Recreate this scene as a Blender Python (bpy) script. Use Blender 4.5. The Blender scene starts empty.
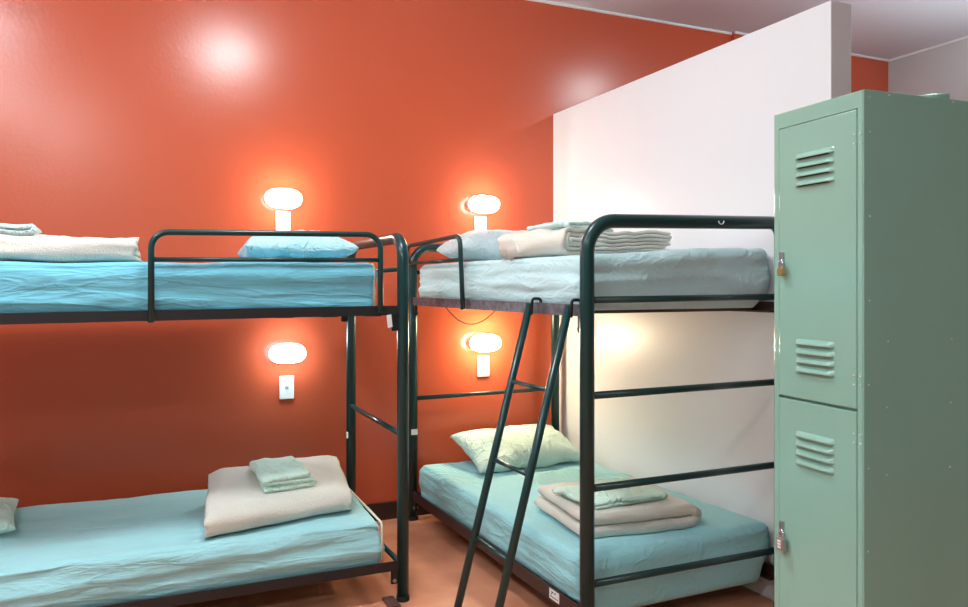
import bpy, bmesh, math, random
from mathutils import Vector, Matrix, noise

random.seed(7)
C = bpy.context.scene.collection
H = 1.42                      # camera height above the floor
V = Vector


# ------------------------------------------------------------------ materials
def srgb(r, g, b):
    f = lambda c: (c / 12.92 if c <= .04045 else ((c + .055) / 1.055) ** 2.4)
    return (f(r / 255), f(g / 255), f(b / 255), 1)


def material(name, col, rough=.6, metal=0., spec=.5, bump=0., scale=60., var=0., vscale=4., col2=None,
             coat=0., stretch=(1, 1, 1), detail=3., sheen=0., coords='Object', coat_rough=.1):
    m = bpy.data.materials.new(name)
    m.use_nodes = True
    nt = m.node_tree
    b = nt.nodes['Principled BSDF']
    b.inputs['Base Color'].default_value = col
    b.inputs['Roughness'].default_value = rough
    b.inputs['Metallic'].default_value = metal
    b.inputs['Specular IOR Level'].default_value = spec
    b.inputs['Coat Weight'].default_value = coat
    b.inputs['Coat Roughness'].default_value = coat_rough
    if sheen:
        b.inputs['Sheen Weight'].default_value = sheen
    tc = nt.nodes.new('ShaderNodeTexCoord')
    mp = nt.nodes.new('ShaderNodeMapping')
    mp.inputs['Scale'].default_value = stretch
    nt.links.new(tc.outputs[coords], mp.inputs[0])
    if bump:
        n = nt.nodes.new('ShaderNodeTexNoise')
        n.inputs['Scale'].default_value = scale
        n.inputs['Detail'].default_value = detail
        bp = nt.nodes.new('ShaderNodeBump')
        bp.inputs['Strength'].default_value = bump
        bp.inputs['Distance'].default_value = .01
        nt.links.new(mp.outputs[0], n.inputs['Vector'])
        nt.links.new(n.outputs['Fac'], bp.inputs['Height'])
        nt.links.new(bp.outputs[0], b.inputs['Normal'])
    if var:
        n2 = nt.nodes.new('ShaderNodeTexNoise')
        n2.inputs['Scale'].default_value = vscale
        n2.inputs['Detail'].default_value = 6
        nt.links.new(tc.outputs[coords], n2.inputs['Vector'])
        rmp = nt.nodes.new('ShaderNodeValToRGB')
        rmp.color_ramp.elements[0].position = .5 - .5 * (1 - min(var, .9))
        rmp.color_ramp.elements[1].position = .5 + .5 * (1 - min(var, .9))
        rmp.color_ramp.elements[0].color = col
        rmp.color_ramp.elements[1].color = col2 or col
        nt.links.new(n2.outputs['Fac'], rmp.inputs[0])
        nt.links.new(rmp.outputs[0], b.inputs['Base Color'])
    return m


def cloth(name, col, along=(1, 1, 1), crease=.5, scale=5., fuzz=.1):
    """cotton with thin creases: ridges of a warped noise, plus a fine weave"""
    m = material(name, col, .82, sheen=.15, spec=.3)
    nt = m.node_tree
    b = nt.nodes['Principled BSDF']
    tc = nt.nodes.new('ShaderNodeTexCoord')
    mp = nt.nodes.new('ShaderNodeMapping')
    mp.inputs['Scale'].default_value = along
    nt.links.new(tc.outputs['Object'], mp.inputs[0])
    prev = None
    for sc_, dist, stren, wid in ((scale, 1.2, crease, .07), (scale * 2.3, 1.6, crease * .6, .10)):
        n = nt.nodes.new('ShaderNodeTexNoise')
        n.inputs['Scale'].default_value = sc_
        n.inputs['Detail'].default_value = 3
        n.inputs['Distortion'].default_value = dist
        nt.links.new(mp.outputs[0], n.inputs['Vector'])
        s1 = nt.nodes.new('ShaderNodeMath'); s1.operation = 'SUBTRACT'; s1.inputs[1].default_value = .5
        a1 = nt.nodes.new('ShaderNodeMath'); a1.operation = 'ABSOLUTE'
        mr = nt.nodes.new('ShaderNodeMapRange')
        mr.interpolation_type = 'SMOOTHSTEP'
        mr.inputs['From Max'].default_value = wid
        mr.inputs['To Min'].default_value = 1
        mr.inputs['To Max'].default_value = 0
        nt.links.new(n.outputs['Fac'], s1.inputs[0]); nt.links.new(s1.outputs[0], a1.inputs[0])
        nt.links.new(a1.outputs[0], mr.inputs['Value'])
        bp = nt.nodes.new('ShaderNodeBump')
        bp.inputs['Strength'].default_value = stren
        bp.inputs['Distance'].default_value = .012
        nt.links.new(mr.outputs[0], bp.inputs['Height'])
        if prev:
            nt.links.new(prev.outputs[0], bp.inputs['Normal'])
        prev = bp
    nf = nt.nodes.new('ShaderNodeTexNoise')
    nf.inputs['Scale'].default_value = 30
    nf.inputs['Detail'].default_value = 5
    nt.links.new(mp.outputs[0], nf.inputs['Vector'])
    bp = nt.nodes.new('ShaderNodeBump')
    bp.inputs['Strength'].default_value = fuzz
    bp.inputs['Distance'].default_value = .01
    nt.links.new(nf.outputs['Fac'], bp.inputs['Height'])
    nt.links.new(prev.outputs[0], bp.inputs['Normal'])
    nt.links.new(bp.outputs[0], b.inputs['Normal'])
    return m


def emitter(name, col, strength):
    m = bpy.data.materials.new(name)
    m.use_nodes = True
    b = m.node_tree.nodes['Principled BSDF']
    b.inputs['Base Color'].default_value = (.9, .9, .9, 1)
    b.inputs['Emission Color'].default_value = col
    b.inputs['Emission Strength'].default_value = strength
    return m


M = {}
M['orange'] = material('orange wall paint', srgb(198, 86, 56), .25, bump=.05, scale=55, var=.4, vscale=1.6,
                       col2=srgb(202, 90, 59), detail=2)
M['white_wall'] = material('white wall paint', srgb(230, 232, 236), .36, bump=.02, scale=60)
M['grey_wall'] = material('grey wall paint', srgb(196, 194, 194), .6, bump=.02, scale=60)
M['dim_wall'] = material('stone grey wall paint', srgb(150, 154, 152), .6, bump=.02, scale=60)
M['ceiling'] = material('ceiling paint', srgb(220, 225, 236), .7, bump=.02, scale=40)
M['trim'] = material('trim paint', srgb(235, 235, 235), .5)
M['baseboard'] = material('dark baseboard paint', srgb(52, 30, 24), .4, bump=.02)
M['floor'] = material('worn terracotta floor', srgb(196, 124, 96), .42, bump=.10, scale=14, var=.55, vscale=5.,
                      col2=srgb(220, 150, 116), detail=8)
M['tube'] = material('dark green enamel', srgb(18, 56, 56), .30, spec=.38, bump=.03, scale=40, coat=.12, coat_rough=.08)
M['rail'] = material('black painted angle iron', srgb(30, 28, 30), .38, bump=.05, scale=60)
M['rail_worn'] = material('worn grey angle iron', srgb(68, 60, 66), .42, metal=.3, bump=.15, scale=70, var=.6, vscale=30,
                          col2=srgb(124, 116, 124))
M['rail_brown'] = material('brown angle iron', srgb(58, 38, 34), .42, bump=.05, scale=60)
M['sheet'] = cloth('aqua sheet lengthwise', srgb(160, 211, 216), (.6, 2.6, 3.6), .26, 2.6)
M['sheet_blue'] = cloth('bluer aqua sheet lengthwise', srgb(116, 190, 210), (.6, 2.6, 3.6), .26, 2.6)
M['sheet_cross'] = cloth('aqua sheet crosswise', srgb(153, 209, 216), (2.4, .7, 3.2), .26, 2.6)
M['sheet_pale'] = cloth('pale aqua sheet', srgb(186, 214, 218), (2.0, .7, 2.4), .24, 2.4)
M['pillow_blue'] = cloth('light blue pillowcase', srgb(176, 214, 222), (1, 1, 1), .5, 5.5)
M['pillow_white'] = cloth('very pale blue pillowcase', srgb(208, 224, 228), (1, 1, 1), .5, 5.5)
M['pillow_green'] = cloth('pale green pillowcase', srgb(198, 222, 212), (1, 1, 1), .55, 5.5)
M['mint'] = cloth('mint cotton', srgb(208, 238, 224), (1, 1, 1), .5, 7)
M['mint_pale'] = cloth('pale mint cotton', srgb(206, 232, 230), (1, 1, 1), .5, 7)
M['wool'] = material('oatmeal blanket', srgb(220, 214, 202), .95, bump=.5, scale=170, sheen=.3, detail=4)
M['hem'] = material('cream hem', srgb(226, 218, 196), .85)
M['slat'] = material('bed slat', srgb(70, 58, 48), .7)
M['locker'] = material('sage green enamel', srgb(140, 184, 168), .28, bump=.012, scale=16, var=.5, vscale=3,
                       col2=srgb(134, 178, 162), coat=.5, coat_rough=.08)
M['dark'] = material('painted louvre shade', srgb(26, 36, 32), .8)  # shade under the louvres, put in as colour
M['rivet'] = material('pale rivet head', srgb(205, 214, 210), .3, metal=.2)
M['zinc'] = material('zinc plate', srgb(170, 176, 190), .3, metal=.9)
M['chrome'] = material('chrome', srgb(205, 210, 220), .15, metal=1)
M['brass'] = material('brass', srgb(186, 160, 104), .28, metal=.8)
M['silver'] = material('silver lock body', srgb(170, 160, 160), .35, metal=.8)
M['plastic'] = material('white plastic', srgb(238, 238, 236), .35)
M['rocker'] = material('grey rocker', srgb(150, 150, 152), .4)
M['paper'] = material('white sticker', srgb(232, 230, 228), .6)
M['ink'] = material('sticker ink', srgb(60, 60, 70), .7)
M['rubber'] = material('black rubber', srgb(22, 22, 22), .7)
M['pad'] = material('reddish pad', srgb(92, 56, 50), .8, bump=.2, scale=60)
M['black'] = material('black bracket iron', srgb(20, 22, 22), .35)
WARM = (1., .74, .42, 1)
NEUT = (1., .93, .84, 1)
COOL = (.90, .95, 1., 1)
M['lamp_a'] = emitter('lamp glass warm white', (1., .86, .70, 1), 42)
M['lamp_b'] = emitter('lamp glass cool white', (.72, .94, 1., 1), 36)
M['lamp_c'] = emitter('lamp glass amber white', (1., .84, .54, 1), 92)
M['ceil_lamp'] = emitter('ceiling lamp glass', (.87, .98, 1., 1), 60)
M['fill_panel_glow'] = emitter('added fill panel glow', (.84, .95, 1., 1), 1.6)  # glow of the added side fill panel on the left wall
M['ceil_far'] = emitter('far ceiling lamp glass', (.92, .98, 1., 1), 62)
M['uplight_fill'] = emitter('fill uplighter glow', (.86, .97, .98, 1), 70)  # glow of the added ceiling fill
M['ceil_cool'] = emitter('ceiling lamp glass daylight', (.86, .93, 1., 1), 19)


# ------------------------------------------------------------------ helpers
def link(name, bm, mat, parent=None, smooth=False, bevel=0., loc=None):
    """make ONE mesh object out of a bmesh given in world coordinates"""
    me = bpy.data.meshes.new(name)
    origin = V((0, 0, 0))
    if parent is not None:
        p = parent
        while p is not None:
            origin += p.location
            p = p.parent
    elif loc is not None:
        origin = V(loc)
    bmesh.ops.recalc_face_normals(bm, faces=bm.faces)
    bmesh.ops.translate(bm, verts=bm.verts, vec=-origin)
    bm.to_mesh(me)
    bm.free()
    o = bpy.data.objects.new(name, me)
    C.objects.link(o)
    me.materials.append(mat)
    if parent is not None:
        o.parent = parent
    elif loc is not None:
        o.location = loc
    if smooth:
        for p in me.polygons:
            p.use_smooth = True
    if bevel:
        md = o.modifiers.new('bevel', 'BEVEL')
        md.width = bevel
        md.segments = 2
        md.limit_method = 'ANGLE'
    return o


def thing(name, label, cat, loc, group=None):
    o = bpy.data.objects.new(name, None)
    C.objects.link(o)
    o.location = loc
    return tag(o, label, cat, group)


def tag(o, label, cat, group=None):
    o['label'] = label
    o['category'] = cat
    if group:
        o['group'] = group
    return o


def struct(name, bm, mat, parent=None, bevel=0., label=None):
    o = link(name, bm, mat, parent, bevel=bevel)
    if parent is None:
        o['kind'] = 'structure'
    if label:
        o['label'] = label
    return o


def hexa(bm, pts):
    """eight points: bottom four then top four, same order"""
    v = [bm.verts.new(p) for p in pts]
    for f in ((3, 2, 1, 0), (4, 5, 6, 7), (0, 1, 5, 4), (1, 2, 6, 5), (2, 3, 7, 6), (3, 0, 4, 7)):
        bm.faces.new([v[i] for i in f])


def box(x0, y0, z0, x1, y1, z1, bm=None):
    bm = bm or bmesh.new()
    hexa(bm, [(x0, y0, z0), (x1, y0, z0), (x1, y1, z0), (x0, y1, z0),
              (x0, y0, z1), (x1, y0, z1), (x1, y1, z1), (x0, y1, z1)])
    return bm


def obox(o, ax, ay, az, bm=None):
    """box from corner o along three edge vectors"""
    bm = bm or bmesh.new()
    o, ax, ay, az = V(o), V(ax), V(ay), V(az)
    hexa(bm, [o, o + ax, o + ax + ay, o + ay, o + az, o + ax + az, o + ax + ay + az, o + ay + az])
    return bm


def fillet(path, rad, n=8):
    """round the inner corners of a polyline"""
    P = [V(p) for p in path]
    if not isinstance(rad, (list, tuple)):
        rad = [rad] * len(P)
    out = [P[0]]
    for i in range(1, len(P) - 1):
        a, b, c = P[i - 1], P[i], P[i + 1]
        u, w = (a - b).normalized(), (c - b).normalized()
        ang = u.angle(w)
        if rad[i] <= 0 or ang > math.pi - .01:
            out.append(b)
            continue
        t = min(rad[i] / math.tan(ang / 2), (a - b).length * .49, (c - b).length * .49)
        r = t * math.tan(ang / 2)
        cen = b + (u + w).normalized() * (r / math.sin(ang / 2))
        s0, s1 = (b + u * t) - cen, (b + w * t) - cen
        tot = s0.angle(s1)
        ax = s0.cross(s1).normalized()
        for k in range(n + 1):
            out.append(cen + Matrix.Rotation(tot * k / n, 3, ax) @ s0)
    out.append(P[-1])
    return out


def tube(path, r, bm=None, seg=14, square=False):
    bm = bm or bmesh.new()
    P = [V(p) for p in path]
    t0 = (P[1] - P[0]).normalized()
    ref = V((0, 0, 1)) if abs(t0.z) < .9 else V((1, 0, 0))
    n = t0.cross(ref).normalized()
    rings = []
    prev = t0
    for i, p in enumerate(P):
        t = ((P[min(i + 1, len(P) - 1)] - p).normalized() + (p - P[max(i - 1, 0)]).normalized()).normalized()
        q = prev.rotation_difference(t)
        n = q @ n
        n = (n - t * n.dot(t)).normalized()
        b = t.cross(n)
        prev = t
        rings.append([bm.verts.new(p + (n * math.cos(2 * math.pi * k / seg) + b * math.sin(2 * math.pi * k / seg)) * r)
                      for k in range(seg)])
    for a, b in zip(rings, rings[1:]):
        for k in range(seg):
            bm.faces.new((a[k], a[(k + 1) % seg], b[(k + 1) % seg], b[k]))
    bm.faces.new(list(reversed(rings[0])))
    bm.faces.new(rings[-1])
    return bm


def fbm(p, o=3):
    return noise.fractal(p, .9, 2.1, o)


def rounded_axis(h, r, n):
    """coordinates from -h to h, dense near the rounded ends"""
    e = [-h + r * (1 - math.cos(math.pi / 2 * k / 5)) for k in range(5)]
    m = [-h + r + (2 * h - 2 * r) * k / n for k in range(n + 1)]
    return e + m + [-x for x in reversed(e)]


def rounded_box(hx, hy, hz, r, nx, ny, nz):
    """closed rounded box as a list of verts / faces, local coords"""
    X, Y, Z = rounded_axis(hx, r, nx), rounded_axis(hy, r, ny), rounded_axis(hz, r, nz)
    idx, verts, faces = {}, [], []

    def vid(i, j, k):
        key = (i, j, k)
        if key not in idx:
            p = V((X[i], Y[j], Z[k]))
            q = V((max(-hx + r, min(hx - r, p.x)), max(-hy + r, min(hy - r, p.y)), max(-hz + r, min(hz - r, p.z))))
            d = p - q
            if d.length > 1e-9:
                p = q + d.normalized() * r
            idx[key] = len(verts)
            verts.append(p)
        return idx[key]
    a, b, c = len(X) - 1, len(Y) - 1, len(Z) - 1
    for i in range(a):
        for j in range(b):
            for k in (0, c):
                f = [vid(i, j, k), vid(i + 1, j, k), vid(i + 1, j + 1, k), vid(i, j + 1, k)]
                faces.append(f if k else f[::-1])
    for i in range(a):
        for k in range(c):
            for j in (0, b):
                f = [vid(i, j, k), vid(i + 1, j, k), vid(i + 1, j, k + 1), vid(i, j, k + 1)]
                faces.append(f[::-1] if j else f)
    for j in range(b):
        for k in range(c):
            for i in (0, a):
                f = [vid(i, j, k), vid(i, j + 1, k), vid(i, j + 1, k + 1), vid(i, j, k + 1)]
                faces.append(f if i else f[::-1])
    return verts, faces


def height_of(o):
    """function giving the top height of a finished object at (x, y)"""
    from mathutils.bvhtree import BVHTree
    me = o.data
    t = BVHTree.FromPolygons([v.co + o.location for v in me.vertices], [tuple(p.vertices) for p in me.polygons])

    def f(x, y):
        hit = t.ray_cast(V((x, y, 4)), V((0, 0, -1)))
        return hit[0].z if hit[0] is not None else None
    return f


def settle(verts, base, on, h, lift=.002):
    """let a soft thing modelled above height `base` lie on the uneven top of `on`"""
    f = height_of(on)
    lo = [x for x in (f(p.x, p.y) for p in verts) if x is not None]
    m = sum(lo) / len(lo)
    for p in verts:
        g = f(p.x, p.y)
        g = m if g is None or abs(g - m) > .05 else g
        k = max(0., 1 - max(0, p.z - base) / h)
        p.z = p.z - base + m + (g - m) * k + lift
    return m


def to_bm(verts, faces):
    bm = bmesh.new()
    vs = [bm.verts.new(p) for p in verts]
    for f in faces:
        bm.faces.new([vs[i] for i in f])
    return bm


# ------------------------------------------------------------------ the room
YW = 4.46                       # orange wall
ZC = H + 1.875                  # ceiling
XR = 5.71                       # far right grey wall
XL, YF = -3.0, -2.2
struct('floor', box(XL, YF, -.1, XR, YW, 0), M['floor'])
struct('ceiling', box(XL, YF, ZC, XR, YW, ZC + .1), M['ceiling'])
wb = struct('wall_back', box(XL, YW, -.1, XR, YW + .12, ZC + .1), M['orange'])
struct('wall_right', box(XR, YF, -.1, XR + .12, YW + .12, ZC + .1), M['grey_wall'])
struct('wall_left', box(XL - .12, YF, -.1, XL, YW + .12, ZC + .1), M['dim_wall'])
struct('wall_front', box(XL - .12, YF - .12, -.1, XR + .12, YF, ZC + .1), M['dim_wall'])
struct('wall_pier', box(4.02, YW - .035, 0, 4.30, YW + .02, ZC + .02), M['orange'])
# half-height white partition between the two halves of the room
bm = bmesh.new()
pa, pb = V((2.505, YW + .01)), V((2.600, 2.296))       # left face, back to front
th = .118
zt0, zt1 = H + 1.132, H + 1.173
hexa(bm, [(pa.x, pa.y, 0), (pb.x, pb.y, 0), (pb.x + th, pb.y, 0), (pa.x + th, pa.y, 0),
          (pa.x, pa.y, zt0), (pb.x, pb.y, zt1), (pb.x + th, pb.y, zt1), (pa.x + th, pa.y, zt0)])
struct('wall_partition', bm, M['white_wall'], bevel=.003)
# unseen glowing panel, framed like a window, added on the left for side fill
wy0, wy1, wz0, wz1 = 3.05, 4.25, 1.05, 2.35
w1 = struct('fill_panel', box(XL - .002, wy0, wz0, XL + .006, wy1, wz1), M['fill_panel_glow'])
bm = box(XL - .01, wy0 - .06, wz0 - .06, XL + .03, wy0, wz1 + .06)
box(XL - .01, wy1, wz0 - .06, XL + .03, wy1 + .06, wz1 + .06, bm)
box(XL - .01, wy0, wz1, XL + .03, wy1, wz1 + .06, bm)
box(XL - .01, wy0, wz0 - .06, XL + .03, wy1, wz0, bm)
box(XL - .01, (wy0 + wy1) / 2 - .025, wz0, XL + .02, (wy0 + wy1) / 2 + .025, wz1, bm)
struct('fill_panel_frame', bm, M['trim'], w1, bevel=.003)
# skirting and the thin white cornice
struct('baseboard_back', box(XL, YW - .018, 0, 2.52, YW + .01, .105), M['baseboard'], bevel=.003)
bm = box(XL, YW - .012, ZC - .016, 4.02, YW + .01, ZC + .01)
box(4.02, YW - .047, ZC - .016, 4.30, YW - .025, ZC + .01, bm)
box(4.29, YW - .012, ZC - .016, XR, YW + .01, ZC + .01, bm)
struct('trim_1', bm, M['trim'])
struct('trim_2', box(XR - .012, YF, ZC - .016, XR + .01, YW, ZC + .01), M['trim'])


# ------------------------------------------------------------------ bunks
def lrail(a, b, inward, h=.042, w=.034, t=.006):
    """angle iron from a to b (a, b on the top outer edge)"""
    a, b, n = V(a), V(b), V(inward).normalized()
    bm = bmesh.new()
    obox(a - V((0, 0, h)), b - a, n * t, (0, 0, h), bm)
    obox(a - V((0, 0, h)) + n * t, b - a, n * w, (0, 0, t), bm)
    return bm


def bracket(parent, p, along, drop=.07):
    """black hook-in plate where a side rail meets a post"""
    p, a = V(p), V(along).normalized()
    side = V((-a.y, a.x, 0))
    bm = obox(p - side * .008 - V((0, 0, drop)), a * .032, side * .016, (0, 0, drop + .012))
    b = link('bracket', bm, M['black'], parent, bevel=.003)
    q = p + a * .018 - V((0, 0, drop * .8))
    k = tube([q - side * .013, q + side * .013], .008, seg=10)
    link('bolt', k, M['zinc'] if drop > .08 else M['black'], b, smooth=False)
    return b


R_POST = .0265
# ---- left bunk: long side along the orange wall
lb = thing('bunk_bed', 'dark green steel bunk bed with its long side along the orange wall', 'bunk bed', (.16, 3.75, 0),
           'steel bunk beds')
xa, xb, yn, yf = -.95, 1.074, 3.286, 4.218
for x, nm in ((xb, 'right'), (xa, 'left')):
    zt = H + .211
    link('end_frame', tube(fillet([(x, yn, 0), (x, yn, zt), (x, yf, zt), (x, yf, 0)], .105, 10), R_POST), M['tube'], lb, smooth=True)
    link('crossbar', tube([(x, yn, H - .680), (x, yf, H - .680)], .0125), M['tube'], lb, smooth=True)
    link('crossbar', tube([(x, yn, H + .066), (x, yf, H + .066)], .010), M['tube'], lb, smooth=True)
    link('crossbar', tube([(x, yn, H - 1.27), (x, yf, H - 1.27)], .0125), M['tube'], lb, smooth=True)
    for y in (yn, yf):
        link('foot_cap', tube([(x, y, 0), (x, y, .022)], R_POST + .003), M['rubber'], lb)
zl, zr = -.110, -.096
for y, n in ((yn - .012, (0, 1, 0)), (yf + .012, (0, -1, 0))):
    link('side_rail', lrail((xa + .03, y, H + zl), (xb - .022, y, H + zr), n), M['rail'], lb)
    link('side_rail', lrail((xa + .03, y, H - 1.238), (xb - .022, y, H - 1.236), n), M['rail'], lb)
for z in (-.148, -1.278):
    bm = bmesh.new()
    for k in range(10):
        x = xa + .12 + k * .193
        box(x, yn + .01, H + z + .004, x + .07, yf - .01, H + z + .018, bm)
    link('slat_base', bm, M['slat'], lb)
for y in (yn, yf):
    bracket(lb, (xb - .024, y, H - .135), (-1, 0, 0), .075)
    bracket(lb, (xb - .024, y, H - 1.255), (-1, 0, 0), .085)
# guard rail over the front edge
g = link('guard_rail', tube(fillet([(.036, yn - .036, H - .150), (.036, yn - .036, H + .203), (.959, yn - .036, H + .217),
                                    (.959, yn - .036, H - .128)], .065, 10), .0125), M['tube'], lb, smooth=True)
link('guard_bar', tube([(.036, yn - .036, H + .096), (.959, yn - .036, H + .105)], .0095), M['tube'], g, smooth=True)
st = link('sticker', obox((xb - .0275, yf - .022, H - .858), (0, .016, 0), (.004, -.010, 0), (0, 0, .034)), M['paper'], lb, bevel=.001)
st['label'] = 'white sticker'
st = link('glint_patch', obox((xb - .080, yn - .014, H - .139), (.022, 0, .004), (0, .004, 0), (.006, 0, -.056)), M['paper'], lb, bevel=.003)  # white plate standing in for a bright glint by the bracket
st['label'] = 'small white patch standing for a lamp glint'

# ---- right bunk: end towards the camera, long side along the white partition
BL, BR, FL, FR = V((1.4965, 4.384, 0)), V((2.450, 4.335, 0)), V((1.5625, 2.518, 0)), V((2.562, 2.530, 0))
rb = thing('bunk_bed', 'dark green steel bunk bed with a ladder, end on beside the white partition', 'bunk bed', (2.02, 3.44, 0),
           'steel bunk beds')


def up(p, z):
    return V((p.x, p.y, z))


link('end_frame', tube(fillet([up(FL, 0), up(FL, H + .243), up(FR, H + .268), up(FR, 0)], [0, .125, .06, 0], 10), R_POST + .002),
     M['tube'], rb, smooth=True)
link('end_frame', tube(fillet([up(BL, 0), up(BL, H + .22), up(BR, H + .22), up(BR, 0)], .105, 10), R_POST), M['tube'], rb, smooth=True)
for z0, z1, r in ((-.062, -.055, .0135), (-.430, -.428, .0145), (-.787, -.79, .0145), (-1.155, -1.164, .0145)):
    link('crossbar', tube([up(FL, H + z0), up(FR, H + z1)], r), M['tube'], rb, smooth=True)
for z in (.07, -.69, -1.27):
    link('crossbar', tube([up(BL, H + z), up(BR, H + z + .015)], .0125), M['tube'], rb, smooth=True)
for p in (BL, BR, FL, FR):
    link('foot_cap', tube([up(p, 0), up(p, .022)], R_POST + .005), M['rubber'], rb)
dl = (FL - BL).normalized()
off = V((-.012, 0, 0))
for a, b, n, mats in ((BL, FL, (1, 0, 0), ('rail_worn', 'rail_brown')), (BR, FR, (-1, 0, 0), ('rail_brown', 'rail_brown'))):
    o_ = V((-.012, 0, 0)) if n[0] > 0 else V((.004, 0, 0))
    e = (b - a).normalized() * .028
    link('side_rail', lrail(up(a + e + o_, H - .080), up(b - e + o_, H - .079), n, h=.047), M[mats[0]], rb)
    link('side_rail', lrail(up(a + e + o_, H - 1.240), up(b - e + o_, H - 1.250), n, h=.056), M[mats[1]], rb)
for z in (-.125, -1.294):
    bm = bmesh.new()
    for k in range(10):
        t = .06 + k * .0915
        a, b = BL.lerp(FL, t), BR.lerp(FR, t)
        a2, b2 = BL.lerp(FL, t + .035), BR.lerp(FR, t + .035)
        z0, z1 = H + z + .004, H + z + .018
        s = V((.012, 0, 0))
        hexa(bm, [up(a + s, z0), up(b - s, z0), up(b2 - s, z0), up(a2 + s, z0), up(a + s, z1), up(b - s, z1), up(b2 - s, z1), up(a2 + s, z1)])
    link('slat_base', bm, M['slat'], rb)
for p, s in ((BL, 1), (FL, -1)):
    bracket(rb, up(p + dl * s * .024, H - .115), dl * s, .075)
    bracket(rb, up(p + dl * s * .024, H - 1.27), dl * s, .085)
arc = [V((2.197 + .014 * math.cos(a), 2.4935, H + .262 + .014 * math.sin(a))) for a in [math.pi + math.pi * k / 8 for k in range(9)]]
ch = link('scuff_mark', tube(arc, .0022, seg=6), M['plastic'], rb, smooth=True)
ch['label'] = 'small white scuff on the top rail'
# short guard rail by the pillow
g = link('guard_rail', tube(fillet([(1.462, 4.385, H + .11), (1.462, 4.385, H + .228), (1.490, 3.625, H + .248), (1.492, 3.590, H - .130)],
                                   [0, .03, .05, 0], 8), .0125), M['tube'], rb, smooth=True)
link('guard_bar', tube([(1.462, 4.385, H + .122), (1.490, 3.618, H + .125)], .0095), M['tube'], g, smooth=True)
st = link('sticker', obox((BL.x - .020, BL.y - .0285, H - .905), (.040, 0, 0), (0, .004, 0), (0, 0, .034)), M['paper'], rb, bevel=.001)
st['label'] = 'white sticker'
# white label on the lower side rail, near the foot of the bed
a_, b_ = BL + (FL - BL) * .862 + V((-.0135, 0, 0)), BL + (FL - BL) * .903 + V((-.0135, 0, 0))
st = link('rail_label', obox(up(a_, H - 1.296), up(b_, 0) - up(a_, 0), (.001, 0, 0), (0, 0, .042)), M['paper'], rb)
st['label'] = 'white label with two short lines of print'
bm = bmesh.new()
for zz, t0, t1 in ((.028, .25, .42), (.028, .52, .66), (.020, .2, .3), (.010, .1, .9)):
    p0, p1 = a_.lerp(b_, t0), a_.lerp(b_, t1)
    obox(up(p0 + V((-.0006, 0, 0)), H - 1.296 + zz), up(p1, 0) - up(p0, 0), (.0006, 0, 0), (0, 0, .005 if zz > .012 else .003), bm)
link('print', bm, M['ink'], st)
st = link('rail_label', obox(up(BL + (FL - BL) * .385 + V((-.0135, 0, 0)), H - .122), (FL - BL) * .022, (.001, 0, 0), (0, 0, .034)), M['paper'], rb)
st['label'] = 'white label'


# ------------------------------------------------------------------ mattresses
def mattress(label, quad, z0, ztop, mat, seed, name='mattress', amp=.005, nx=90, ny=60, along='x', bulge=.012, zbot=None):
    """quad: four XY corners (u=-1,v=-1),(1,-1),(1,1),(-1,1); ztop(u, v) gives the height of the top"""
    q = [V((p[0], p[1], 0)) for p in quad]
    lx, ly = (q[1] - q[0]).length, (q[3] - q[0]).length
    h = .19
    r = .034
    vs, fs = rounded_box(lx / 2, ly / 2, h / 2, r, nx, ny, 14)
    out = []
    cx = sum(q, V()) / 4
    for p in vs:
        u, v, w = p.x / (lx / 2), p.y / (ly / 2), p.z / (h / 2)
        a = (q[0] * (1 - u) / 2 + q[1] * (1 + u) / 2) * (1 - v) / 2 + (q[3] * (1 - u) / 2 + q[2] * (1 + u) / 2) * (1 + v) / 2
        zt = ztop(u, v)
        zb = zbot(u, v) if zbot else z0
        z = zb + (zt - zb) * (w + 1) / 2
        pos = V((a.x, a.y, z))
        top = max(0, w)
        sl = V((p.x, p.y, p.z))
        sd = V((seed, seed * 1.7, 0))
        if abs(u) > .985 or abs(v) > .985:
            # drawn folds running along the side
            n1 = fbm(V((sl.x * 1.3, sl.y * 1.3, sl.z * 22)) + sd, 3)
            n2 = fbm(V((sl.x * 5, sl.y * 5, sl.z * 9)) + sd * 2, 3)
            k = (1 - abs(w) ** 6) * min(1., max(0., (w + .9) / .45))
            nrm = V((u if abs(u) > .985 else 0, v if abs(v) > .985 else 0, 0))
            d2 = ((q[1] - q[0]).normalized() * nrm.x + (q[3] - q[0]).normalized() * nrm.y)
            pos += d2 * k * (n1 * amp * 2.0 + n2 * amp * 1.0 + bulge * (1 - w * w) - bulge * .4)
        if w > .5:
            n1 = fbm(V((sl.x * 2.2, sl.y * 7, 3)) + sd if along == 'x' else V((sl.x * 7, sl.y * 2.2, 3)) + sd, 4)
            pos.z += n1 * amp * .8 + fbm(sl * 12 + sd, 3) * amp * .28
            e = max(abs(u), abs(v))
            if along == 'x':
                pos.z += fbm(V((sl.x * 3, sl.y * 1.2, 8)) + sd, 2) * amp
        out.append(pos)
    o = link(name, to_bm(out, fs), mat, smooth=True, loc=(cx.x, cx.y, z0))
    return tag(o, label, 'mattress', 'bunk mattresses')


mA = mattress('aqua sheeted upper mattress behind the guard rail along the orange wall',
         [(-.91, 3.298), (.955, 3.298), (.955, 4.19), (-.91, 4.19)], H - .128,
         lambda u, v: H + .086 + .008 * u, M['sheet_blue'], 1.3, amp=.005, nx=110)
mB = mattress('aqua sheeted lower mattress of the bunk along the orange wall',
              [(-.91, 3.300), (.985, 3.300), (1.005, 4.19), (-.91, 4.19)], H - 1.259,
              lambda u, v: H - 1.057 + .006 * v - .012 * max(0, u - .9) * 10 * .5, M['sheet'], 5.1, amp=.0075, nx=110)

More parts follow.
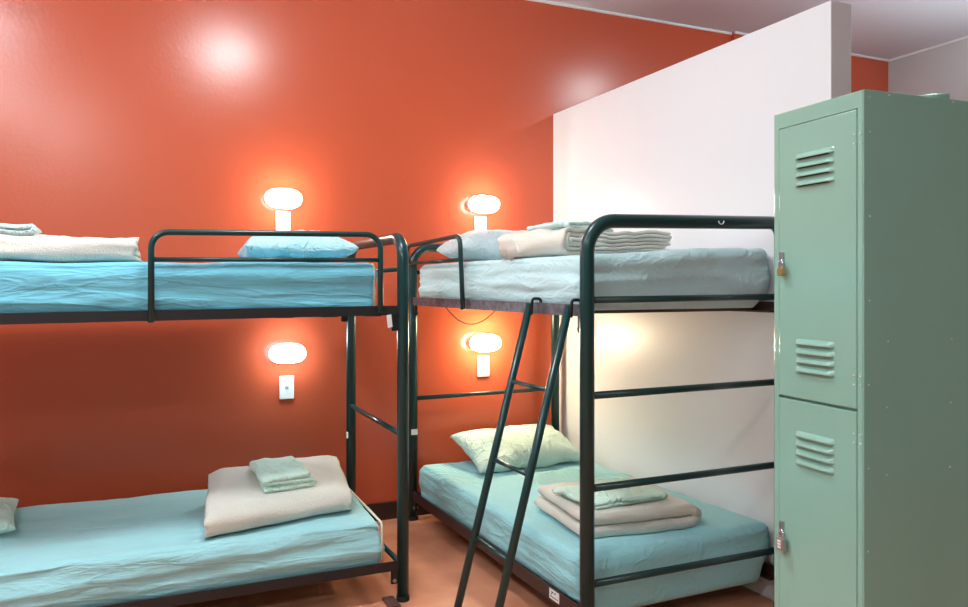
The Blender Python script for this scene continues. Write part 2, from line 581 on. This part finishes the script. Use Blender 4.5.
for mt_, xe, z0_, z1_ in ((mA, .955, H - .128, H + .094), (mB, .992, H - 1.259, H - 1.060)):
    pth = fillet([(xe - .010, 3.301, z0_ + .02), (xe - .010, 3.301, z1_ - .008), (xe - .006, 4.186, z1_ - .002)], .02, 5)
    link('sheet_hem', tube(pth, .0055, seg=8), M['hem'], mt_, smooth=True)


def bq(s0, s1, t0, t1):
    """a quad inside the right bunk: s across (0 left..1 right), t along (0 back..1 front)"""
    f = lambda s, t: BL.lerp(BR, s).lerp(FL.lerp(FR, s), t)
    return [tuple(f(s0, t1))[:2], tuple(f(s1, t1))[:2], tuple(f(s1, t0))[:2], tuple(f(s0, t0))[:2]]


mC = mattress('pale sheeted upper mattress beside the white partition',
         bq(.012, 1.008, .035, .965), H - .106,
         lambda u, v: H + .115 + .022 * (u + 1) / 2 * (1.3 - .7 * v) / 1.0 + .012 * math.exp(-((u - .25) / .5) ** 2) * (1 - v) / 2,
         M['sheet_pale'], 9.2, amp=.006, nx=60, ny=100, along='y',
         zbot=lambda u, v: H - .106 + .034 * min(1, max(0, (u - .84) / .08)))
mD = mattress('aqua sheeted lower mattress behind the ladder',
         bq(.012, 1.008, .04, .965), H - 1.275,
         lambda u, v: H - 1.070 + .004 * u, M['sheet_cross'], 12.4, amp=.006, nx=60, ny=100, along='y',
         zbot=lambda u, v: H - 1.275 + .042 * min(1, max(0, (u - .90) / .06)) - (.055 if v < -.97 and abs(u) < .9 else 0))

# ------------------------------------------------------------------ pillows
def pillow(label, cen, hx, hy, t, mat, seed, rot=0., tilt=0., roll=0., flat=.30, wr=1., name='pillow', on=None):
    n = 44
    vt, vb = {}, {}
    verts, faces = [], []
    sd = V((seed * 3.1, seed * 1.3, seed))
    for side in (1, -1):
        for i in range(n + 1):
            for j in range(n + 1):
                edge = i in (0, n) or j in (0, n)
                if side < 0 and edge:
                    vb[i, j] = vt[i, j]
                    continue
                s, q = -math.cos(math.pi * i / n), -math.cos(math.pi * j / n)
                s = s * .6 + (2 * i / n - 1) * .4
                q = q * .6 + (2 * j / n - 1) * .4
                prof = max(0, (1 - abs(s) ** 2.6)) ** .45 * max(0, (1 - abs(q) ** 2.6)) ** .45
                x = s * hx * (1 - .05 * (1 - q * q) * 0 - .07 * (1 - abs(q) ** 2) * abs(s) ** 3)
                y = q * hy * (1 - .07 * (1 - abs(s) ** 2) * abs(q) ** 3)
                z = side * prof * t * ((1 - flat) if side > 0 else flat)
                p = V((x, y, z))
                w = fbm(V((x * 7, y * 7, side * 2)) + sd, 4) * .012 * wr
                # radiating creases from the corners
                cr = math.sin(9 * math.atan2(abs(q) + .05, abs(s) + .05) + 3 * noise.noise(p * 6 + sd)) * .006 * max(abs(s), abs(q)) ** 2
                if not edge:
                    p.z += side * (w + cr * wr) * min(1, prof * 2)
                else:
                    p.z += fbm(V((x * 6, y * 6, 1)) + sd, 2) * .012
                (vt if side > 0 else vb)[i, j] = len(verts)
                verts.append(p)
    for i in range(n):
        for j in range(n):
            faces.append([vt[i, j], vt[i + 1, j], vt[i + 1, j + 1], vt[i, j + 1]])
            faces.append([vb[i, j + 1], vb[i + 1, j + 1], vb[i + 1, j], vb[i, j]])
    mt = Matrix.Rotation(rot, 3, 'Z') @ Matrix.Rotation(tilt, 3, 'X') @ Matrix.Rotation(roll, 3, 'Y')
    verts = [mt @ p for p in verts]
    zs = sorted(p.z for p in verts)
    dz = zs[int(len(zs) * .02)]
    c = V(cen)
    verts = [p + c - V((0, 0, dz)) for p in verts]
    hgt = max(p.z for p in verts) - c.z
    # nothing sinks below the mattress it lies on
    for p in verts:
        if p.z < c.z + .001:
            p.z = c.z + .001
    if on:
        c.z = settle(verts, c.z, on, hgt)
    o = link(name, to_bm(verts, faces), mat, smooth=True, loc=tuple(c))
    return tag(o, label, 'pillow', 'bunk pillows')


pillow('light blue pillow behind the guard rail on the upper mattress along the orange wall', (.685, 3.80, H + .098), .25, .36, .165,
       M['pillow_blue'], 1.2, rot=-.06, flat=.42, on=mA)
pillow('pale green pillow at the end of the left lower mattress, cut by the photo edge', (-.685, 3.90, H - 1.050), .19, .23, .10,
       M['pillow_green'], 2.2, rot=.10, flat=.4, on=mB)
pillow('pale pillow at the head of the upper mattress by the short guard rail', (1.96, 4.09, H + .125), .355, .19, .19,
       M['pillow_white'], 3.1, rot=.03, flat=.42, on=mC)
pillow('pale green pillow behind the ladder at the head of the lower mattress', (2.065, 4.10, H - 1.066), .36, .22, .14,
       M['pillow_green'], 4.4, rot=.03, tilt=.30, flat=.42, on=mD)


# ------------------------------------------------------------------ folded blankets and cloths
def serpentine(w, layers, t, fold_first=1, jitter=0., seed=0, puff=1.):
    """centre line of a strip folded to and fro in the (x, z) plane; x from -w/2 to w/2"""
    rnd = random.Random(seed)
    pts = []
    d = fold_first
    for k in range(layers):
        z = t * (k + .5)
        a = (w / 2 - t * .5)
        x0, x1 = -d * (a - rnd.random() * jitter), d * (a - rnd.random() * jitter)
        m = 22
        for i in range(m + 1):
            pts.append(V((x0 + (x1 - x0) * i / m, 0, z)))
        if k < layers - 1:
            for i in range(1, 8):
                an = -math.pi / 2 + math.pi * i / 8
                pts.append(V((x1 + d * math.cos(an) * t * .5 * puff, 0, z + t * .5 + math.sin(an) * t * .5)))
        d = -d
    return pts


def nested_u(w, n, t, jitter, seed, side=-1):
    """n plies laid together and folded once at local x = side * w / 2: concentric U lines, open at the other end"""
    rnd = random.Random(seed)
    out = []
    R = n * t
    for k in range(n):
        r = (k + .5) * t
        e0, e1 = w / 2 - rnd.random() * jitter, w / 2 - rnd.random() * jitter
        cx = -w / 2 + R
        pts = [V((e0 + (cx - e0) * i / 20, 0, R - r)) for i in range(20)]
        for i in range(13):
            an = -math.pi / 2 - math.pi * i / 12
            pts.append(V((cx + math.cos(an) * r, 0, R + math.sin(an) * r)))
        pts += [V((cx + (e1 - cx) * i / 20, 0, R + r)) for i in range(1, 21)]
        out.append([V((-side * p.x, 0, p.z)) for p in pts] if side > 0 else pts)
    return out


def folded(name, label, cat, group, origin, rot, w, l, t, layers, mat, seed, fold_first=1, axis='x', jitter=.02, wob=.006,
           crown=None, skew=0., puff=1.3, gap=.86, ny=40, nested=False, on=None, shear=0.):
    """a cloth folded in `layers`; the folds are at +-w/2 along local `axis`, the length l runs across"""
    if nested:
        lines = nested_u(w, layers, t, jitter, seed, fold_first)
        Ht = t * layers * 2
    else:
        lines = [serpentine(w, layers, t, fold_first, jitter, seed, puff)]
        Ht = t * layers
    verts, faces = [], []
    sd = V((seed * 2.3, seed, seed * .7))
    mt = Matrix.Rotation(rot, 3, 'Z')
    if axis == 'y':
        mt = mt @ Matrix.Rotation(math.pi / 2, 3, 'Z')
    for line in lines:
        L, Rr = [], []
        for i, p in enumerate(line):
            a, b = line[max(0, i - 1)], line[min(len(line) - 1, i + 1)]
            tg = (b - a).normalized()
            n = V((-tg.z, 0, tg.x))
            hh = t * .5 * gap
            L.append(p + n * hh)
            Rr.append(p - n * hh)
        e0 = [line[0] + (line[0] - line[1]).normalized() * t * .4]
        e1 = [line[-1] + (line[-1] - line[-2]).normalized() * t * .4]
        outline = e0 + L + e1 + Rr[::-1]
        N, nl, v0 = len(outline), len(line), len(verts)
        for j in range(ny + 1):
            yv = -l / 2 + l * j / ny
            ed = abs(2 * j / ny - 1)
            for p in outline:
                ss = p.z / Ht
                q = V((p.x, yv, p.z))
                # the ends of the layers do not line up
                q.y += (ed ** 4) * math.copysign(1, yv) * (noise.noise(V((p.x * 5, p.z * 40, 1.)) + sd) * .012)
                q.x += noise.noise(V((yv * 5, ss * 3, 2)) + sd) * wob * 1.6
                q.y += noise.noise(V((p.x * 4, ss * 3, 5)) + sd) * wob * 1.6
                q.z += ss * (fbm(V((p.x * 6, yv * 6, 4)) + sd, 3) * wob * 1.6)
                if crown:
                    q.z *= crown(p.x / (w / 2), yv / (l / 2))
                q.x += skew * ss
                q.z = max(q.z, .0015 + .2 * (1 - gap) * t)
                verts.append(mt @ q)
        for j in range(ny):
            for i in range(N):
                a, b = v0 + j * N + i, v0 + j * N + (i + 1) % N
                faces.append([a, b, b + N, a + N])
        for j in (0, ny):
            base = v0 + j * N
            li = lambda i: base + 1 + i
            ri = lambda i: base + 1 + nl + 1 + (nl - 1 - i)
            for i in range(nl - 1):
                faces.append([li(i), li(i + 1), ri(i + 1), ri(i)])
            faces.append([base, li(0), ri(0)])
            faces.append([base + 1 + nl, ri(nl - 1), li(nl - 1)])
    o = V(origin)
    verts = [V((p.x + shear * p.y, p.y, p.z)) + o for p in verts]
    if on:
        o.z = settle(verts, o.z, on, Ht)
    ob = link(name, to_bm(verts, faces), mat, smooth=True, loc=tuple(o))
    return tag(ob, label, cat, group)


GB, GC = 'folded bunk blankets', 'folded mint pillowcases'
b1 = folded('blanket', 'folded oatmeal blanket on the lower mattress of the bunk along the orange wall', 'blanket', GB,
            (.592, 3.675, H - 1.05), .19, .59, .62, .027, 3, M['wool'], 3, fold_first=-1, axis='y', jitter=.04, nested=True,
            crown=lambda a, b: .86 + .16 * a - .10 * max(0, a - .6) - .7 * max(0, abs(b) - .84), on=mB, shear=.30)
folded('folded_pillowcase', 'mint cloth folded on the oatmeal blanket of the left lower mattress', 'folded cloth', GC,
       (.60, 3.69, H - .90), .06, .26, .36, .019, 3, M['mint'], 5, jitter=.03, wob=.009, on=b1)
b2 = folded('blanket', 'rolled oatmeal blanket on the left end of the upper mattress along the orange wall', 'blanket', GB,
            (-.37, 3.57, H + .088), .0, .44, .72, .027, 2, M['wool'], 8, fold_first=-1, axis='y', jitter=.03, nested=True, wob=.012, on=mA)
folded('folded_pillowcase', 'mint cloth on the rolled blanket of the upper mattress, cut by the photo edge', 'folded cloth', GC,
       (-.53, 3.55, H + .201), .05, .30, .36, .019, 2, M['mint_pale'], 9, jitter=.03, wob=.008, on=b2)
b3 = folded('blanket', 'folded oatmeal blanket in thin layers on the upper mattress by the partition', 'blanket', GB,
            (1.945, 3.12, H + .142), .24, .76, .44, .0185, 3, M['wool'], 11, fold_first=-1, jitter=.09, nested=True, wob=.010, on=mC)
folded('folded_pillowcase', 'mint cloth folded on the thin-layered blanket of the upper mattress by the partition', 'folded cloth', GC,
       (1.86, 3.14, H + .245), .25, .30, .28, .013, 3, M['mint_pale'], 12, jitter=.03, wob=.008, on=b3)
b4 = folded('blanket', 'thick folded oatmeal blanket on the lower mattress beside the front bunk post', 'blanket', GB,
            (1.970, 2.96, H - 1.064), -.10, .58, .50, .053, 2, M['wool'], 14, fold_first=1, jitter=.02, on=mD)
folded('folded_pillowcase', 'mint cloth folded on the thick blanket behind the front bunk post', 'folded cloth', GC,
       (1.925, 2.93, H - .94), .06, .41, .30, .017, 2, M['mint'], 15, jitter=.03, wob=.008, on=b4)

# ------------------------------------------------------------------ ladder
ld = thing('bunk_ladder', 'dark steel ladder hooked on the side rail of the bunk by the partition', 'ladder', (1.18, 2.74, 0))
ya, yb = 2.896, 2.586


def lx(z, y):
    return (1.510 if y == ya else 1.520) - (H - .095 - z) * .267


for y in (ya, yb):
    pth = [(lx(.004, y), y, .012), (lx(H - .085, y), y, H - .085)]
    r = link('ladder_rail', tube(pth, .0165), M['tube'], ld, smooth=True)
    x0 = lx(H - .085, y)
    hk = tube(fillet([(x0 - .004, y - .022, H - .13), (x0 + .0, y - .022, H - .062), (x0 + .0402, y - .022, H - .062), (x0 + .0402, y - .022, H - .096)], .012, 5), .0065, seg=8)
    link('hook', hk, M['black'], ld, smooth=True)
    link('foot_cap', tube([(lx(0, y), y, 0), (lx(.03, y), y, .03)], .020), M['rubber'], ld)
for z in (H - .410, H - .730, H - 1.046):
    link('rung', tube([(lx(z, ya), ya, z), (lx(z, yb), yb, z)], .009), M['tube'], ld, smooth=True)

# ------------------------------------------------------------------ cable under the upper bed
cp = []
for k in range(25):
    t = k / 24
    a, b = V((1.68, 4.33, H - .13)), V((1.76, 3.75, H - .13))
    p = a.lerp(b, t)
    p.z -= .10 * (1 - (2 * t - 1) ** 2)
    cp.append(p)
cb = link('cable', tube(cp, .003, seg=8), M['rubber'], smooth=True, loc=(1.72, 4.04, H - .2))
tag(cb, 'thin black cable sagging below the upper mattress of the ladder bunk', 'cable')


# ------------------------------------------------------------------ wall lamps and switches
def wall_lamp(label, x, z, mat):
    t = thing('wall_lamp', label, 'wall lamp', (x, YW, z), 'oval bulkhead wall lamps')
    hw, hh, dp = .101, .056, .075

    def oval(hw, hh, y0, y1, rnd, n=48, rings=8):
        bm = bmesh.new()
        R = []
        for k in range(rings + 1):
            a = math.pi / 2 * k / rings
            ins = rnd * (1 - math.cos(a))
            y = y0 + (y1 - y0) * (math.sin(a) if rnd else k / rings)
            ring = []
            for i in range(n):
                an = 2 * math.pi * i / n
                c, s_ = math.cos(an), math.sin(an)
                # capsule outline
                px = math.copysign(abs(c) ** .8, c) * (hw - ins)
                pz = math.copysign(abs(s_) ** .8, s_) * (hh - ins)
                ring.append(bm.verts.new((x + px, y, z + pz)))
            R.append(ring)
        for a, b in zip(R, R[1:]):
            for i in range(n):
                bm.faces.new((a[i], a[(i + 1) % n], b[(i + 1) % n], b[i]))
        bm.faces.new(R[0])
        bm.faces.new(R[-1])
        return bm
    link('base', oval(hw - .003, hh - .003, YW - .001, YW - .050, 0), M['plastic'], t, bevel=.002)
    link('diffuser', oval(hw, hh, YW - .050, YW - .118, .045), mat, t, smooth=True)
    return t


def light_switch(label, x, z):
    t = thing('light_switch', label, 'light switch', (x, YW, z), 'lamp switches')
    link('plate', box(x - .041, YW - .012, z - .066, x + .041, YW - .0005, z + .066), M['plastic'], t, bevel=.004)
    link('rocker', box(x - .010, YW - .017, z - .007, x + .010, YW - .0115, z + .009), M['rocker'], t, bevel=.002)
    return t


wall_lamp('lit oval wall lamp above the light blue pillow on the orange wall', .735, H + .483, M['lamp_a'])
wall_lamp('lit oval wall lamp above the pale pillow near the white partition', 1.975, H + .503, M['lamp_a'])
wall_lamp('lit oval wall lamp below the upper mattress with the long guard rail', .757, H - .393, M['lamp_b'])
wall_lamp('lit oval wall lamp below the upper mattress of the ladder bunk', 1.985, H - .372, M['lamp_c'])
light_switch('white switch plate above the light blue pillow on the upper mattress', .740, H + .350)
light_switch('white switch plate above the pale pillow of the ladder bunk', 1.972, H + .364)
light_switch('white switch plate under the lamp on the dark wall of the left bunk', .760, H - .592)
light_switch('white switch plate under the lamp behind the ladder', 1.992, H - .524)

# ------------------------------------------------------------------ locker
P1 = V((1.535, 1.2626, 0))
E1, E2, EZ = V((.0650, .9979, 0)), V((.9979, -.0650, 0)), V((0, 0, 1))
lk = thing('locker', 'sage green steel two-door locker with louvres and padlocked doors', 'locker', tuple(P1))
W_, D_, HT = .297, .47, 1.874


def lp(s, d, z):
    return P1 + E1 * s + E2 * d + EZ * z


def lbox(s0, s1, d0, d1, z0, z1, bm=None):
    return obox(lp(s0, d0, z0), E1 * (s1 - s0), E2 * (d1 - d0), EZ * (z1 - z0), bm)


# carcass: sides, back, top, bottom and the face frame
link('side_panel', lbox(0, .004, .0, D_, 0, HT), M['locker'], lk, bevel=.002)
link('side_panel', lbox(W_ - .004, W_, .0, D_, 0, HT), M['locker'], lk, bevel=.002)
link('back_panel', lbox(.004, W_ - .004, D_ - .004, D_, 0, HT), M['locker'], lk)
link('top_panel', lbox(.004, W_ - .004, .0, D_ - .004, HT - .008, HT - .001), M['locker'], lk)
bm = lbox(.004, .0185, 0, .016, .06, HT - .008)
lbox(W_ - .0185, W_ - .004, 0, .016, .06, HT - .008, bm)
lbox(.0185, W_ - .0185, 0, .016, 1.8335, HT - .008, bm)
lbox(.0185, W_ - .0185, .012, .020, 1.10, 1.14, bm)
link('face_frame', bm, M['locker'], lk)
link('kick_plate', lbox(.004, W_ - .004, 0.002, .012, 0, .10), M['locker'], lk)
link('shelf', lbox(.006, W_ - .006, .03, D_ - .006, 1.112, 1.122), M['locker'], lk)


def door(z0, z1, louvre_z, hinge_z, lock_z):
    s0, s1 = .0205, W_ - .0200
    d = link('locker_door', lbox(s0, s1, -.0015, .014, z0, z1), M['locker'], lk, bevel=.0022)
    for za in louvre_z:
        for k in range(4):
            zz = za - k * .0232
            # pressed-out hood: flat top slope, lower lip coloured dark as shade, rounded ends
            bm = bmesh.new()
            n, m = 20, 6
            grid = []
            for i in range(n + 1):
                s = .0865 + (.2155 - .0865) * i / n
                e = min(1., min(i, n - i) / 2.2)
                e = math.sin(math.pi / 2 * e)
                row = []
                for j in range(m + 1):
                    f = j / m
                    out = math.sin(math.pi / 2 * min(1, f * 1.25)) * .0100 * e if j < m else 0.
                    zq = zz - .0175 * f if j < m else zz - .0175 * .93
                    row.append(bm.verts.new(lp(s, -.0014 - out, zq)))
                grid.append(row)
            for i in range(n):
                for j in range(m):
                    f = bm.faces.new((grid[i][j], grid[i + 1][j], grid[i + 1][j + 1], grid[i][j + 1]))
                    f.material_index = 1 if j == m - 1 and 1 < i < n - 2 else 0
            lv = link('louvre', bm, M['locker'], d, smooth=True)
            lv.data.materials.append(M['dark'])
    for zc in hinge_z:
        for s in (.0274, .0098):
            for dz in (-.0105, .0105):
                bm = bmesh.new()
                bmesh.ops.create_icosphere(bm, subdivisions=2, radius=.0028)
                bmesh.ops.translate(bm, verts=bm.verts, vec=lp(s, -.0012 if s > .02 else .0002, zc + dz))
                link('rivet', bm, M['rivet'], d, smooth=True)
    # hasp: a zinc plate with a staple
    h = link('hasp', lbox(.2570, .2730, -.0045, -.001, lock_z - .006, lock_z + .036), M['zinc'], d, bevel=.001)
    h['label'] = 'zinc hasp plate'
    st = tube(fillet([lp(.2600, -.003, lock_z + .014), lp(.2600, -.016, lock_z + .014), lp(.2600, -.016, lock_z + .004), lp(.2600, -.003, lock_z + .004)], .004, 4), .0018, seg=8)
    link('staple', st, M['chrome'], h, smooth=True)
    return d


door(1.1255, 1.8315, (1.7555, 1.2790), (1.762, 1.1935), 1.468)
door(.105, 1.1185, (1.0420, .32), (1.056, .22), .756)
for s, z in ((.0179, 1.8555), (.0772, 1.866), (.0179, 1.7759), (.0179, 1.5779), (.2865, 1.8668), (.017, 1.381), (.0744, 1.2845),
             (.2811, 1.285), (.0152, 1.1847), (.0703, 1.1289), (.2781, 1.1297), (.0136, .9898), (.070, .9695), (.2764, .9716), (.0118, .7959)):
    bm = bmesh.new()
    bmesh.ops.create_icosphere(bm, subdivisions=2, radius=.0026)
    bmesh.ops.translate(bm, verts=bm.verts, vec=lp(.0002, s, z))
    link('rivet', bm, M['rivet'], lk, smooth=True)


def padlock(label, z, mat, w, h, d0=-.021):
    """z: top of the lock body"""
    s = .2540
    t = thing('padlock', label, 'padlock', tuple(lp(s, d0 + .005, z - h)), 'locker padlocks')
    bm = obox(lp(s - w / 2, d0, z - h), E1 * w, E2 * .013, EZ * h)
    b = link('body', bm, mat, t, bevel=.003)
    r = w * .30
    c = d0 + .0065
    pts = [lp(s - r, c, z - .003), lp(s - r, c, z + .012)]
    for k in range(9):
        a = math.pi * k / 8
        pts.append(lp(s - r * math.cos(a), c, z + .012 + r * math.sin(a)))
    pts.append(lp(s + r, c, z - .003))
    link('shackle', tube(pts, .0024, seg=10), M['chrome'], t, smooth=True)
    return t


padlock('small brass padlock on the upper locker door', 1.463, M['brass'], .021, .022)
p = padlock('silver combination padlock on the lower locker door', .752, M['silver'], .028, .034)
bm = bmesh.new()
for k in range(3):
    lbox(.2540 - .006, .2540 + .006, -.0222, -.0205, .752 - .010 - k * .008, .752 - .0045 - k * .008, bm)
dd = link('dial', bm, M['paper'], p)
dd['label'] = 'three pale number wheels'
rod = tube([lp(.07, .225, HT + .0095), lp(.012, .288, HT + .0095)], .0095, seg=14)
rd = link('metal_rod', rod, M['locker'], smooth=True, loc=tuple(lp(.06, .23, HT)))
tag(rd, 'short sage green rod lying on top of the locker', 'rod')

# small pad under the near post of the left bunk
pd = link('floor_pad', box(xb - .085, yn - .07, .0, xb - .032, yn + .045, .010), M['pad'], loc=(xb - .06, yn - .01, 0), bevel=.002)
tag(pd, 'small reddish pad on the floor against the near post of the left bunk', 'pad')


# ------------------------------------------------------------------ ceiling lamps
def ceiling_lamp(label, x, y, r, mat):
    t = thing('ceiling_lamp', label, 'ceiling lamp', (x, y, ZC), 'round ceiling lamps')

    def dome(r, z0, z1, flat):
        bm = bmesh.new()
        rings, n = 7, 36
        R = []
        for k in range(rings):
            a = math.pi / 2 * k / rings
            rr, zz = r * math.cos(a), z0 + (z1 - z0) * math.sin(a)
            R.append([bm.verts.new((x + rr * math.cos(2 * math.pi * i / n), y + rr * math.sin(2 * math.pi * i / n), zz)) for i in range(n)])
        for a, b in zip(R, R[1:]):
            for i in range(n):
                bm.faces.new((a[i], a[(i + 1) % n], b[(i + 1) % n], b[i]))
        bm.faces.new(R[0])
        bm.faces.new(R[-1])
        return bm
    link('rim', tube([(x, y, ZC), (x, y, ZC - .02)], r + .012, seg=36), M['plastic'], t)
    link('diffuser', dome(r, ZC - .0205, ZC - .13, 0), mat, t, smooth=True)
    return t


ceiling_lamp('round ceiling lamp over the space in front of the left bunk', .62, 2.55, .20, M['ceil_lamp'])
ceiling_lamp('round ceiling lamp on the far side of the white partition', 3.86, 2.65, .11, M['ceil_far'])
ceiling_lamp('wide round ceiling lamp beyond the left end of the left bunk', -1.20, 2.55, .42, M['ceil_cool'])
ceiling_lamp('added round fill lamp on the ceiling over the free floor left of the locker', -1.30, .45, .20, M['ceil_lamp'])  # unseen lamp added as fill for locker front and bed ends
ceiling_lamp('added round fill lamp on the ceiling at the room end opposite the orange wall', -.85, -1.30, .23, M['ceil_lamp'])  # unseen lamp added behind the camera to fill camera-facing sides
# unseen bowl uplighter added to brighten the ceiling behind the locker
ux, uy, uz = 4.75, 2.45, 2.15
t = thing('fill_uplighter', 'added white bowl fill lamp out of view, shining at the ceiling', 'fill lamp', (ux, uy, uz))
bm = bmesh.new()
R = []
n = 32
for k in range(9):
    a = math.pi / 2 * k / 8
    R.append([bm.verts.new((ux + (.04 + .20 * math.sin(a)) * math.cos(6.28318 * i / n), uy + (.04 + .20 * math.sin(a)) * math.sin(6.28318 * i / n),
                            uz + .16 * (1 - math.cos(a)))) for i in range(n)])
for a, b in zip(R, R[1:]):
    for i in range(n):
        bm.faces.new((a[i], a[(i + 1) % n], b[(i + 1) % n], b[i]))
bm.faces.new(R[0])
bw = link('bowl', bm, M['plastic'], t, smooth=True)
sd = bw.modifiers.new('thick', 'SOLIDIFY')
sd.thickness = .006
link('fill_lamp_disc', tube([(ux, uy, uz + .045), (ux, uy, uz + .06)], .13, seg=32), M['uplight_fill'], t)
link('stem', tube([(ux, uy, uz + .06), (ux, uy, ZC)], .008), M['chrome'], t)

# ------------------------------------------------------------------ world, camera
w = bpy.data.worlds.new('World')
bpy.context.scene.world = w
w.use_nodes = True
w.node_tree.nodes['Background'].inputs[0].default_value = (.8, .85, .9, 1)
w.node_tree.nodes['Background'].inputs[1].default_value = .3

cd = bpy.data.cameras.new('camera')
cam = bpy.data.objects.new('camera', cd)
C.objects.link(cam)
cam.location = (0, 0, H)
cam.rotation_euler = (math.radians(90), 0, -math.atan(343 / 765))
cd.sensor_width = 36
cd.lens = 765 / 968 * 36
cd.shift_y = -19.5 / 968
cd.clip_start = .02
sc = bpy.context.scene
sc.camera = cam
sc.view_settings.view_transform = 'Standard'
sc.view_settings.look = 'None'
sc.view_settings.gamma = 1
sc.view_settings.exposure = .6
